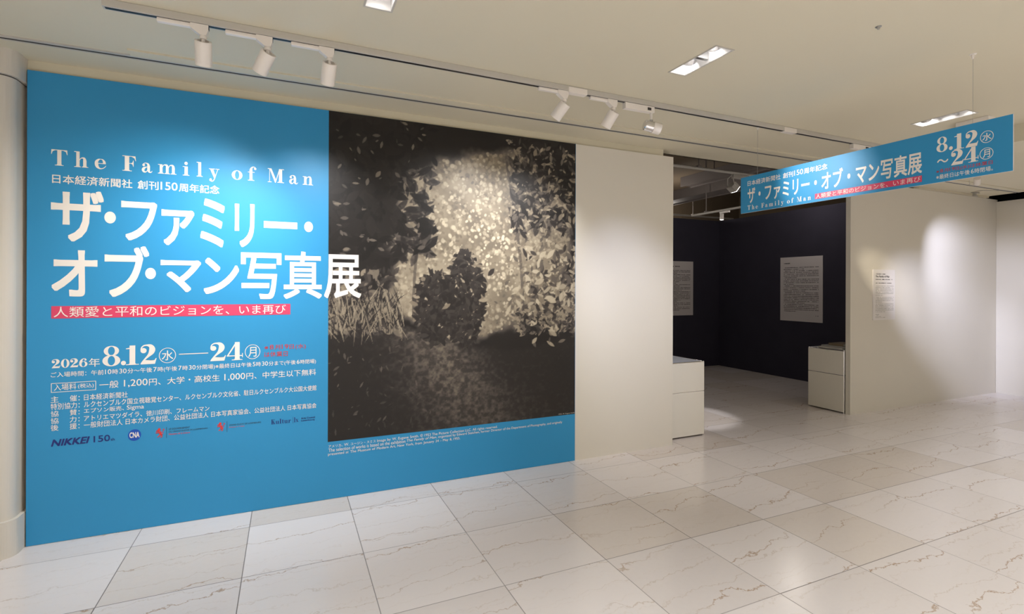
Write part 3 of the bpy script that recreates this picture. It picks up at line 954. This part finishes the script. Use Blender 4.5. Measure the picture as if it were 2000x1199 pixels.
text('embassy_name_red', [('Embassy in Tokyo', -.340, -.252, .565, .5745, 0)], M['lionred'], mural, on1)
kx, pol = -.094, []
for c in 'Kultur':
    w = gwidth(c) * .0245
    pol += glyph(c, kx, kx + w, .563, .595); kx += w + .0022
pol += [R(.0385, .556, .0402, .600)]
pol += glyph('l', .046, .056, .563, .596) + glyph('x', .0575, .075, .563, .595)
flat('culture_logo', pol, M['navy'], mural, on1)
text('arts_council_name', [('Arts Council', .091, .180, .579, .591, .02), ('Luxembourg', .091, .178, .562, .574, .02)], M['navy'], mural, on1)
# caption under the picture
text('picture_caption_lettering', [('アメリカ、W. ユージン・スミス Image by W. Eugene Smith. © 1953 The Picture Collection LLC. All rights reserved.', .269, 1.543, .355, .381, 0),
                         ('The selection of works is based on the exhibition', .269, .806, .331, .355, 0), ('The Family of Man', .816, 1.040, .331, .355, 0, .22), (', organized by Edward Steichen, former Director of the Department of Photography, and originally', 1.043, 2.136, .331, .355, 0),
                         ('presented at The Museum of Modern Art, New York, from January 24 – May 8, 1955.', .266, 1.231, .301, .325, 0)], M['white'], mural, on1)
text('picture_credit', [('1953, W. Eugene Smith', 2.100, 2.256, .406, .419, 0)], M['paper'], mural, onwall(.0018))

# ================================================================== HANGING SIGN
SX = 3.45
sign = thing('hanging_sign', 'long blue exhibition sign hanging on two wires from the ceiling above the opening', 'sign', (SX, 2.224, 2.10))
obj('board', bx(SX, SX + 0.006, 1.358, 3.090, 2.102, 2.398), M['board'], sign)
obj('blue_face', bx(SX - 0.0015, SX - 0.0002, 1.3585, 3.0895, 2.1025, 2.3975), M['blue'], sign)
for wy in (1.53, 2.93):
    bm = add_tube(bmesh.new(), (SX + .003, wy, 2.392), (SX + .003, wy, CEIL - .012), .0011, 8)
    w = obj('wire', bm, M['steel'], sign)
    obj('ceiling_hook', add_lathe(bmesh.new(), [(.0, -.028), (.004, -.026), (.008, -.014), (.008, -.004), (.016, -.002), (.016, .0)], Matrix.Translation((SX + .003, wy, CEIL)), 16), M['lamp_white'], w)
onsign = lambda d: (lambda u, v, e=0.0: (SX - 0.0015 - d - e, -u, v))       # u runs to the right on the face, that is towards -Y
s1, s2 = onsign(.0006), onsign(.0012)
text('anniversary_lettering', [('日本経済新聞社 創刊150周年記念', -3.022, -2.35, 2.319, 2.361, .010)], M['white'], sign, s1)
text('main_title_lettering', [('ザ・ファミリー・オブ・マン写真展', -3.021, -1.772, 2.175, 2.308, .018)], M['white'], sign, s1)
k0, k1 = -1.247, .163
flat('english_title_lettering', [p for c, a, b in seq for p in glyph(c, -3.021 + (a - k0) / (k1 - k0) * .551, -3.021 + (b - k0) / (k1 - k0) * .551, 2.124, 2.160)], M['white'], sign, s1)
flat('red_strip', [R(-2.441, 2.122, -1.772, 2.160)], M['red'], sign, s1)
text('strip_lettering', [('人類愛と平和のビジョンを、いま再び', -2.434, -1.779, 2.125, 2.157, -.006)], M['white'], sign, s2)
pol = glyph('8', -1.698, -1.644, 2.276, 2.361) + glyph('1', -1.612, -1.567, 2.272, 2.359) + glyph('2', -1.560, -1.503, 2.270, 2.357)
pol += [EL(-1.628, 2.286, .009, .0105)]
pol += glyph('2', -1.627, -1.568, 2.186, 2.269) + glyph('4', -1.567, -1.502, 2.185, 2.269)
pol += ring_uv(-1.495, -1.437, 2.275, 2.340, .0028) + ring_uv(-1.497, -1.438, 2.186, 2.249, .0028)
flat('date_lettering', pol, M['white'], sign, s1)
text('date_lettering', [('～', -1.695, -1.640, 2.212, 2.234, .01), ('水', -1.486, -1.446, 2.287, 2.328, .004), ('月', -1.483, -1.452, 2.196, 2.239, .004)], M['white'], sign, s1)
text('closing_day_notice', [('※8月19日(水)は休業日', -1.699, -1.441, 2.152, 2.177, .004)], M['redtext'], sign, s1)['label'] = 'red closing day notice'
text('last_day_notice', [('※最終日は午後6時閉場。', -1.699, -1.440, 2.120, 2.147, .004)], M['white'], sign, s1)

# ================================================================== LIGHTING TRACK AND HEADS
TY = 2.846                     # middle of the track
track = thing('lighting_track', 'long white ceiling track with a black slot carrying the row of spotlights', 'light track', (2.1, TY, CEIL))
obj('track_body', bx(-0.765, 4.95, TY - .020, TY + .020, CEIL - .034, CEIL - .0005, bevel=.002), M['rail'], track)
obj('track_slot', bx(-0.755, 4.94, TY - .0085, TY + .0085, CEIL - .0355, CEIL - .033), M['black_plastic'], track)
for x in (1.715, 3.70):
    obj('joint_cover', bx(x - .07, x + .07, TY - .0225, TY + .0225, CEIL - .042, CEIL - .006, bevel=.003), M['lamp_white'], track)


def aimed(loc, target):
    d = (Vector(target) - Vector(loc)).normalized()
    return Matrix.Translation(loc) @ d.to_track_quat('Z', 'Y').to_matrix().to_4x4()


def track_head(x, target, label, watts, angle, color, r=.037, ln=.112, ty=TY, top=CEIL - .0357, blend=1.0, adapter=True):
    t = thing('track_spotlight', label, 'spotlight', (x, ty, top), 'spotlights on the ceiling track')
    bm = bmesh.new()
    add_box(bm, x - .175, x - .02, ty - .013, ty + .013, top - .020, top - .0005, bevel=.006)
    fn = lambda u, v, h: (x + u, ty + h, top + v)
    add_prism(bm, [(-.04, -.0005), (.035, -.0005), (.035, -.026), (.026, -.050), (.0, -.050), (-.04, -.022)], -.017, .017, fn)
    obj('adapter', bm, M['lamp_white'], t)
    obj('latch', bx(x + .024, x + .037, ty - .010, ty + .010, top - .018, top - .004), M['ink'], t)
    piv = Vector((x + .012, ty, top - .068))
    bm = bmesh.new()
    add_lathe(bm, [(.016, 0), (.016, .014), (.012, .02)], Matrix.Translation((x + .012, ty, top - .066)), 20)
    add_tube(bm, (x + .012, ty, top - .06), piv - Vector((0, 0, .022)), .008, 12)
    obj('swivel', bm, M['lamp_white'], t, True)
    d = (Vector(target) - piv).normalized()
    up = Vector((0, 0, 1))
    # the can hangs just below the swivel, its back end near it
    mtx = aimed(piv + Vector((0, 0, -.020)) - d * .014, piv + Vector((0, 0, -.020)) + d)
    can = obj('can', add_lathe(bmesh.new(), [(0, .010), (r * .62, .010), (r * .66, .012), (r * .70, .0), (r * .97, .0), (r, .004), (r, ln - .014), (r * .985, ln - .012), (r, ln - .010), (r, ln), (r * .9, ln), (r * .82, ln - .03), (0, ln - .032)], mtx, 40, False), M['lamp_white'], t, True)
    obj('lens', add_lathe(bmesh.new(), [(0, ln - .031), (r * .8, ln - .029), (r * .8, ln - .025), (0, ln - .027)], mtx, 32, False), M['softglow'], can, True)
    lp = mtx @ Vector((0, 0, ln + .004))
    spot('lamp_beam', lp, lp + d, watts, angle, blend, color, .03, t)
    return t


WARM, NEU = (1, .96, .90), (1, .98, .98)
track_head(-.385, (-.45, 3.76, 1.25), 'white can spotlight hanging nearest the left end of the track', 52, 92, NEU)
track_head(-.105, (-.74, 3.76, 1.50), 'white can spotlight second from the left end, tilted to the left', 54, 90, WARM)
track_head(.19, (.12, 3.76, 1.48), 'white can spotlight third from the left end, above the edge of the picture', 55, 92, NEU)
track_head(1.612, (1.05, 3.76, 1.55), 'white can spotlight above the right half of the picture, next to the joint cover', 55, 92, NEU)
track_head(1.99, (1.62, 3.76, 1.45), 'white can spotlight between the joint cover and the chrome spotlight', 55, 92, NEU)

# the small chrome spotlight turned to the hanging sign
t = thing('track_spotlight', 'small chrome and white spotlight on a long box adapter, turned to the hanging sign', 'spotlight', (2.28, TY, CEIL - .034), 'spotlights on the ceiling track')
top = CEIL - .0357
obj('driver_box', bx(2.09, 2.335, TY - .018, TY + .018, top - .042, top - .001, bevel=.002), M['lamp_white'], t)
obj('rating_plate', bx(2.275, 2.305, TY - .0195, TY - .0178, top - .030, top - .012), M['ink'], t)
obj('stem', add_tube(bmesh.new(), (2.318, TY, top - .04), (2.318, TY, top - .095), .009, 14), M['lamp_white'], t, True)
knuckle = bx(2.308, 2.328, TY - .012, TY + .012, top - .112, top - .088, bevel=.004)
obj('knuckle', knuckle, M['steel'], t)
mtx = aimed((2.262, TY + .004, top - .128), (2.262 + .62, TY - .16, top - .128 - .14))
obj('can', add_lathe(bmesh.new(), [(0, 0), (.030, .0), (.036, .006), (.036, .064), (.033, .066)], mtx, 32), M['chrome'], t, True)
obj('snoot', add_lathe(bmesh.new(), [(.033, .064), (.039, .064), (.039, .118), (.035, .118), (.030, .09), (0, .088)], mtx, 32, False), M['lamp_white'], t, True)
lp = mtx @ Vector((0, 0, .122))
spot('lamp_beam', lp, (SX, 2.42, 2.27), 80, 36, 1.0, (1, .96, .92), .02, t)

# driver box and head hidden by the sign: lights the small text board
t = thing('track_spotlight', 'white box-shaped track adapter beside the top edge of the blue sign', 'spotlight', (4.60, TY, CEIL - .034), 'spotlights on the ceiling track')
obj('driver_box', bx(4.49, 4.74, TY - .018, TY + .018, top - .042, top - .001, bevel=.002), M['lamp_white'], t)
obj('rating_plate', bx(4.66, 4.70, TY - .0195, TY - .0178, top - .030, top - .012), M['ink'], t)
obj('stem', add_tube(bmesh.new(), (4.722, TY, top - .04), (4.722, TY, top - .095), .009, 14), M['lamp_white'], t, True)
mtx = aimed((4.70, TY, top - .115), (6.66, 3.83, 1.72))
obj('can', add_lathe(bmesh.new(), [(0, 0), (.030, .0), (.036, .006), (.036, .11), (.030, .11), (.026, .08), (0, .078)], mtx, 32, False), M['lamp_white'], t, True)
lp = mtx @ Vector((0, 0, .115))
spot('lamp_beam', lp, (6.68, 3.83, 1.62), 120, 17, 1.0, (1, .88, .68), .02, t)

# spotlight fixed to the ceiling beyond the sign: washes the right-hand wall
t = thing('ceiling_spotlight', 'white ceiling spotlight just showing under the lower right edge of the sign', 'spotlight', (7.08, 3.10, CEIL))
obj('mount', add_lathe(bmesh.new(), [(.045, -.012), (.045, 0)], Matrix.Translation((7.08, 3.10, CEIL)), 24), M['lamp_white'], t)
obj('stem', add_tube(bmesh.new(), (7.08, 3.10, CEIL - .01), (7.08, 3.10, CEIL - .05), .009, 12), M['lamp_white'], t)
mtx = aimed((7.06, 3.085, CEIL - .060), (8.6, 3.83, 1.5))
obj('can', add_lathe(bmesh.new(), [(0, 0), (.028, .0), (.032, .006), (.032, .085), (.028, .085), (.024, .06), (0, .058)], mtx, 32, False), M['lamp_white'], t, True)
lp = mtx @ Vector((0, 0, .09))
spot('lamp_beam', lp, (8.75, 3.83, 1.2), 140, 70, 1.0, (.74, .77, 1), .03, t)


# ================================================================== RECESSED DOWNLIGHTS
def downlight(h, n, label, watts, aims, power=None, cone=None, tint=None):
    x0, x1, y0, y1 = h
    cx, cy = (x0 + x1) / 2, (y0 + y1) / 2
    t = thing('recessed_downlight', label, 'downlight', (cx, cy, CEIL), 'recessed downlights in the ceiling')
    bm = bmesh.new()
    for a in ((x0 - .006, x0 + .003, y0 - .006, y1 + .006), (x1 - .003, x1 + .006, y0 - .006, y1 + .006), (x0 + .003, x1 - .003, y0 - .006, y0 + .003), (x0 + .003, x1 - .003, y1 - .003, y1 + .006)):
        add_box(bm, *a, CEIL - .003, CEIL + .002)
    obj('trim_frame', bm, M['rail'], t)
    bm = bmesh.new()
    D = .10
    add_box(bm, x0 + .001, x0 + .004, y0 + .001, y1 - .001, CEIL, CEIL + D)
    add_box(bm, x1 - .004, x1 - .001, y0 + .001, y1 - .001, CEIL, CEIL + D)
    add_box(bm, x0 + .004, x1 - .004, y0 + .001, y0 + .004, CEIL, CEIL + D)
    add_box(bm, x0 + .004, x1 - .004, y1 - .004, y1 - .001, CEIL, CEIL + D)
    add_box(bm, x0 + .004, x1 - .004, y0 + .004, y1 - .004, CEIL + D, CEIL + D + .003)
    obj('housing', bm, M['reflector'], t)
    r = min((x1 - x0) * .40, (y1 - y0) / n * .40)
    for k in range(1, n):
        my = y0 + k * (y1 - y0) / n
        obj('divider', bx(x0 + .008, x1 - .008, my - .012, my + .012, CEIL + .016, CEIL + D - .004, bevel=.002), M['steel'], t)
    for k in range(n):
        py = y0 + (k + .5) * (y1 - y0) / n
        c = Vector((cx, py, CEIL + .048))
        aim = Vector(aims[k])
        mtx = aimed(c, aim)
        lamp = obj('lamp', add_lathe(bmesh.new(), [(0, -.004), (r * .84, -.002), (r * .86, .002), (0, .004)], mtx, 32, False), M['glow'], t, True)
        obj('gimbal_ring', add_lathe(bmesh.new(), [(r * .86, -.02), (r, -.016), (r, .012), (r * .93, .016), (r * .86, .008), (r * .86, -.02)], mtx, 32, False), M['chrome'], lamp, True)
        lp = c + (aim - c).normalized() * .05
        spot('lamp_beam', (cx, py, CEIL - .02), tuple(Vector((cx, py, CEIL - .02)) + (aim - c)), power[k] if power else watts, cone[k] if cone else 105, 1.0, tint if tint and k == n - 1 else (1, .98, .96), .045, t)
    return t


downlight(HOLES[0], 2, 'lit twin-lamp downlight recessed in the middle of the ceiling', 26, [(3.35, 3.85, .25), (2.85, 3.7, 1.38)], (75, 88), (58, 47), (.72, .76, 1))
downlight(HOLES[1], 3, 'lit three-lamp downlight in the ceiling above the far end of the sign', 22, [(4.5, 1.6, 0), (4.6, 2.2, 0), (7.95, 3.83, 1.15)], (26, 26, 620), (105, 105, 25), (.74, .77, 1))
downlight(HOLES[2], 2, 'lit downlight cut off by the top edge of the picture, above the mural', 24, [(.3, 1.8, 0), (.4, 2.6, 0)])

# small fittings on the ceiling
tag(obj('ceiling_eyelet', add_lathe(bmesh.new(), [(.0, -.014), (.006, -.012), (.008, -.004), (.014, -.002), (.014, .0)], Matrix.Translation((2.666, 1.56, CEIL)), 14), M['steel']),
    'tiny metal eyelet screwed into the bare ceiling in front of the sign', 'eyelet')
t = thing('ceiling_box', 'small white box fitting on the ceiling mostly hidden behind the sign', 'ceiling fitting', (4.86, 2.12, CEIL))
obj('housing', bx(4.775, 4.945, 2.02, 2.225, CEIL - .075, CEIL - .0005, bevel=.003), M['lamp_white'], t)
obj('lower_frame', bx(4.770, 4.950, 2.015, 2.230, CEIL - .080, CEIL - .074), M['rail'], t)
bm = bmesh.new()
prev = None
for i in range(9):
    a = math.pi * 1.25 * i / 8
    p = Vector((7.458 + .012 * math.sin(a), 3.337, CEIL - .030 - .014 * (1 - math.cos(a)) * .9))
    if prev is not None:
        add_tube(bm, prev, p, .0022, 8)
    prev = p
add_tube(bm, (7.458, 3.337, CEIL - .031), (7.458, 3.337, CEIL), .0022, 8)
tag(obj('ceiling_hook', bm, M['steel']), 'thin wire hook on the ceiling beside the groove, below the sign', 'hook')
t = thing('door_bracket', 'small dark metal bracket with a thin arm at the top of the right-hand wall', 'bracket', (8.46, 3.72, CEIL))
bm = bmesh.new()
add_box(bm, 8.40, 8.53, 3.70, 3.74, CEIL - .012, CEIL - .0005, bevel=.002)
add_box(bm, 8.43, 8.46, 3.705, 3.735, CEIL - .045, CEIL - .01)
add_box(bm, 8.41, 8.51, 3.71, 3.73, CEIL - .055, CEIL - .042, bevel=.002)
obj('clamp', bm, M['steel'], t)
bm = add_tube(bmesh.new(), (8.38, 3.70, CEIL - .006), (8.36, 3.60, CEIL - .004), .003, 8)
add_tube(bm, (8.36, 3.60, CEIL - .004), (8.58, 3.52, CEIL - .004), .003, 8)
obj('arm', bm, M['steel'], t)


# ================================================================== CABINETS
def cabinet(x0, x1, y0, y1, face, label):
    """two-row metal cabinet: tube frame, ball corners, two panels on the face that shows"""
    z0, zs, z1 = .012, .449, .748
    t = thing('drawer_cabinet', label, 'cabinet', ((x0 + x1) / 2, (y0 + y1) / 2, 0), 'white cabinets at the opening')
    i = .009
    obj('body', bx(x0 + i, x1 - i, y0 + i, y1 - i, z0 + .012, z1 - .006), M['cab'], t)
    bm = bmesh.new()
    for x in (x0 + .008, x1 - .008):
        for y in (y0 + .008, y1 - .008):
            add_tube(bm, (x, y, 0.0), (x, y, z1), .0085, 12)
            add_lathe(bm, [(0, -.010), (.0075, -.0065), (.010, 0), (.0075, .0065), (0, .010)], Matrix.Translation((x, y, z1 - .008)), 14, False)
    for z in (z0 + .008, zs, z1 - .008):
        for y in (y0 + .008, y1 - .008):
            add_tube(bm, (x0 + .008, y, z), (x1 - .008, y, z), .0085, 12)
        for x in (x0 + .008, x1 - .008):
            add_tube(bm, (x, y0 + .008, z), (x, y1 - .008, z), .0085, 12)
    obj('tube_frame', bm, M['chrome'], t, True)
    obj('top_panel', bx(x0 + .018, x1 - .018, y0 + .018, y1 - .018, z1 - .008, z1 - .001), M['cabtop'], t)
    for a, b, nm in ((z0 + .004, zs - .004, 'lower_front'), (zs + .004, z1 - .012, 'upper_front')):
        if face == '-y':
            o = bx(x0 + .004, x1 - .004, y0 - .003, y0 + .012, a, b, bevel=.0035)
        else:
            o = bx(x0 - .003, x0 + .012, y0 + .004, y1 - .004, a, b, bevel=.0035)
        obj(nm, o, M['cab'], t)
    return t


cabinet(3.340, 3.848, 3.890, 4.640, '-y', 'low white two-row cabinet standing at the left side of the opening')
cabinet(6.020, 6.52, 3.892, 4.345, '-x', 'low white two-row cabinet at the right side of the opening with booklets on top')
for i, (x0, x1, y0, y1, z0, z1, m, lab) in enumerate((
        (6.045, 6.35, 3.93, 4.23, .7495, .765, 'paper', 'flat stack of pale leaflets lying lowest on the right-hand cabinet'),
        (6.060, 6.34, 3.935, 4.20, .766, .786, 'bookgrey', 'grey book in the middle of the pile on the right-hand cabinet'),
        (6.080, 6.33, 3.94, 4.12, .787, .815, 'bookbrown', 'taupe book lying topmost on the pile on the right-hand cabinet'))):
    t = thing('leaflet_stack' if m == 'paper' else 'book', lab, 'book' if m != 'paper' else 'leaflets', ((x0 + x1) / 2, (y0 + y1) / 2, z0))
    if m == 'paper':
        bm = bmesh.new()
        for k in range(5):
            d = random.uniform(-.004, .004)
            add_box(bm, x0 + d, x1 + d, y0 - d, y1 - d, z0 + k * .0031, z0 + k * .0031 + .0028)
        obj('sheets', bm, M['paper'], t)
    else:
        obj('pages', bx(x0 + .003, x1 - .004, y0 + .003, y1 - .003, z0 + .002, z1 - .002), M['paper'], t)
        bm = bx(x0, x1, y0, y1, z0, z0 + .002)
        add_box(bm, x0, x1, y0, y1, z1 - .002, z1)
        add_box(bm, x0, x0 + .0025, y0, y1, z0 + .002, z1 - .002)
        obj('cover', bm, M[m], t)


# ================================================================== TEXT BOARDS
def para(v0, v1, n, breaks, first=.03):
    out = []
    st = (v1 - v0) / (n - 1)
    for i in range(n):
        a, b = (first if i in breaks else 0), 1.0
        if i + 1 in breaks or i == n - 1:
            b = .3 + .45 * ((i * 37) % 10) / 10
        out.append((v0 + st * i, a, b))
    return out


t = thing('text_board', 'grey text panel on the dark inner wall, seen whole through the opening', 'text panel', (7.54, 5.574, .945))
obj('board', bx(7.542, 7.549, 5.208, 5.942, .945, 1.986), M['boardgrey'], t)
right = lambda u, v, e=0.0: (7.5412 - e, 5.942 - u, v)
flat('heading', rows(.07, .18, [(1.885, 0, 1)], .020, .13, 3), M['ink'], t, right)
flat('body_text', rows(.065, .672, para(1.815, 1.105, 27, (0, 2, 7, 11, 15, 22), .03), .0125, .024, 4), M['ink'], t, right)
flat('signature', rows(.62, .672, [(1.045, 0, 1)], .014, .2, 5), M['ink'], t, right)

t = thing('text_board', 'grey text panel on the dark inner wall, half hidden behind the cream partition', 'text panel', (6.55, 7.26, .972))
obj('board', bx(6.165, 6.902, 7.262, 7.269, .972, 1.965), M['boardgrey'], t)
back = lambda u, v, e=0.0: (6.165 + u, 7.2612 - e, v)
flat('heading', rows(.07, .42, [(1.87, 0, 1)], .022, .08, 6), M['ink'], t, back)
flat('body_text', rows(.065, .667, para(1.795, 1.07, 29, (0, 3, 9, 10, 12, 15, 22, 23, 26), .03), .0125, .024, 7), M['ink'], t, back)

t = thing('text_board', 'small white text board on the cream wall in a warm pool of light', 'text panel', (6.66, 3.82, 1.10))
obj('board', bx(6.444, 6.876, 3.820, 3.8295, 1.100, 1.712, bevel=.001), M['board'], t)
lab = lambda u, v, e=0.0: (6.444 + u, 3.8192 - e, v)
text('heading', [('The Family of Man', .045, .315, 1.610, 1.640, .02)], M['ink'], t, lab)
flat('small_heading', rows(.045, .40, [(1.657, 0, .55), (1.592, 0, .92), (1.548, 0, .88)], .010, .04, 8), M['ink'], t, lab)
flat('body_text', rows(.045, .400, para(1.512, 1.400, 7, (0,)) + para(1.374, 1.318, 4, (0,)) + para(1.294, 1.200, 6, (0,)), .0065, .04, 9), M['bookgrey'], t, lab)
flat('imprint', rows(.045, .40, [(1.168, 0, .2), (1.156, 0, .16), (1.143, 0, .3), (1.130, 0, .55)], .006, .04, 10), M['bookgrey'], t, lab)

# ================================================================== EXHIBITION ROOM OVERHEAD
def beam(name, lab, x0, x1, y0, y1, z0, z1):
    t = thing(name, lab, 'duct', ((x0 + x1) / 2, (y0 + y1) / 2, z0))
    obj('casing', bx(x0, x1, y0, y1, z0 + .02, z1, bevel=.006), M['duct'], t)
    bm = bmesh.new()
    for x in (x0, x1 - .025):
        add_box(bm, x, x + .025, y0, y1, z0, z0 + .022)
    obj('lower_flanges', bm, M['duct'], t)
    for y in (y0 + .5, y1 - .5):
        for x in (x0 + .03, x1 - .03):
            obj('hanger_rod', add_tube(bmesh.new(), (x, y, z1 - .01), (x, y, 3.70), .008, 8), M['duct'], t)
    return t


beam('ventilation_duct', 'nearer grey duct under the dark ceiling, above the opening', 5.70, 5.93, 4.1, 6.28, 3.08, 3.23)
beam('ventilation_duct', 'wider farther duct crossing above the dark inner walls', 6.45, 6.88, 4.1, 8.6, 3.08, 3.25)


def batten(lab, a, b, z, rods, along):
    t = thing('lighting_batten', lab, 'light rail', ((a[0] + b[0]) / 2, (a[1] + b[1]) / 2, z), 'lighting battens of the exhibition room')
    obj('rail', add_tube(bmesh.new(), (*a, z), (*b, z), .019, 14), M['rail'], t, True)
    for r in rods:
        p = (r, a[1]) if along == 'x' else (a[0], r)
        rod = obj('hanger_rod', add_tube(bmesh.new(), (*p, z + .015), (*p, 3.70), .008, 8), M['duct'], t)
        obj('clip', bx(p[0] - .03, p[0] + .03, p[1] - .022, p[1] + .022, z + .012, z + .035, bevel=.003), M['duct'], rod)
    return t


batten('long grey lighting pipe running level just inside the opening', (3.2, 5.0), (7.4, 5.0), 3.02, (4.84, 6.2, 3.6), 'x')
batten('far grey lighting pipe running away from the viewer above the dark corner', (6.36, 5.2), (6.36, 6.72), 2.72, (5.4, 6.4), 'y')
batten('faint far pipe crossing level near the concrete wall', (4.6, 7.9), (8.6, 7.9), 2.93, (5.5, 7.5), 'x')

t = thing('exhibit_spotlight', 'square metal spotlight hanging on the pipe inside the opening, beside the sign', 'spotlight', (5.43, 5.0, 3.0), 'spotlights of the exhibition room')
obj('driver_box', bx(5.43, 5.70, 4.98, 5.02, 2.945, 3.003, bevel=.003), M['rail'], t)
bm = bmesh.new()
for s in (-1, 1):
    pts = [Vector((5.43, 5.0 + s * .01, 2.99)), Vector((5.39, 5.0 + s * .045, 2.94)), Vector((5.40, 5.0 + s * .056, 2.86)), Vector((5.44, 5.0 + s * .056, 2.83))]
    for p, q in zip(pts, pts[1:]):
        add_tube(bm, p, q, .006, 8)
obj('yoke', bm, M['rail'], t)
mtx = aimed((5.40, 5.0, 2.855), (5.40 + .36, 4.96, 2.855 - .30))
bm = bmesh.new()
add_box(bm, -.055, .055, -.05, .05, 0, .095, bevel=.006)
bm.transform(mtx)
obj('head', bm, M['rail'], t)
bm = bx(-.050, .050, -.045, .045, .094, .098)
bm.transform(mtx)
obj('lens', bm, M['glow'], t)
lp = mtx @ Vector((0, 0, .11))
spot('lamp_beam', lp, lp + Vector((.36, -.04, -.30)), 1.5, 70, .6, (1, .96, .9), .04, t)

t = thing('exhibit_spotlight', 'small white lit spotlight on the far pipe above the dark corner', 'spotlight', (6.36, 6.07, 2.70), 'spotlights of the exhibition room')
obj('adapter', bx(6.34, 6.38, 5.92, 6.10, 2.672, 2.700, bevel=.003), M['lamp_white'], t)
obj('can', add_lathe(bmesh.new(), [(0, 0), (.028, 0), (.03, -.005), (.03, -.10), (.025, -.10), (0, -.098)], Matrix.Translation((6.36, 6.07, 2.670)), 24, False), M['lamp_white'], t, True)
obj('lens', add_lathe(bmesh.new(), [(0, -.102), (.025, -.101), (.025, -.097), (0, -.097)], Matrix.Translation((6.36, 6.07, 2.670)), 24, False), M['glow'], t)
spot('lamp_beam', (6.36, 6.07, 2.555), (6.36, 6.07, 0), 4, 90, 1, (1, .95, .9), .02, t)

# a lamp of the room: its beam falls on the floor just inside the opening
spot('exhibition_lamp', (4.10, 4.80, 2.95), (4.20, 4.56, 0), 150, 25, .5, (1, .96, .95), .02)
for loc, w in (((5.4, 6.4, 2.7), 7), ((4.6, 6.2, 2.9), 4), ((6.9, 5.2, 2.92), 11), ((7.2, 8.3, 2.9), 24), ((4.2, 8.2, 2.9), 16)):  # added bare fill lights that lift the dark walls, ducts and concrete
    l = bpy.data.lights.new('exhibition_lamp', 'POINT')
    l.energy, l.color, l.shadow_soft_size = w, (1, .92, .84), .12
    o = bpy.data.objects.new('exhibition_lamp', l)
    o.location = loc
    COL.objects.link(o)
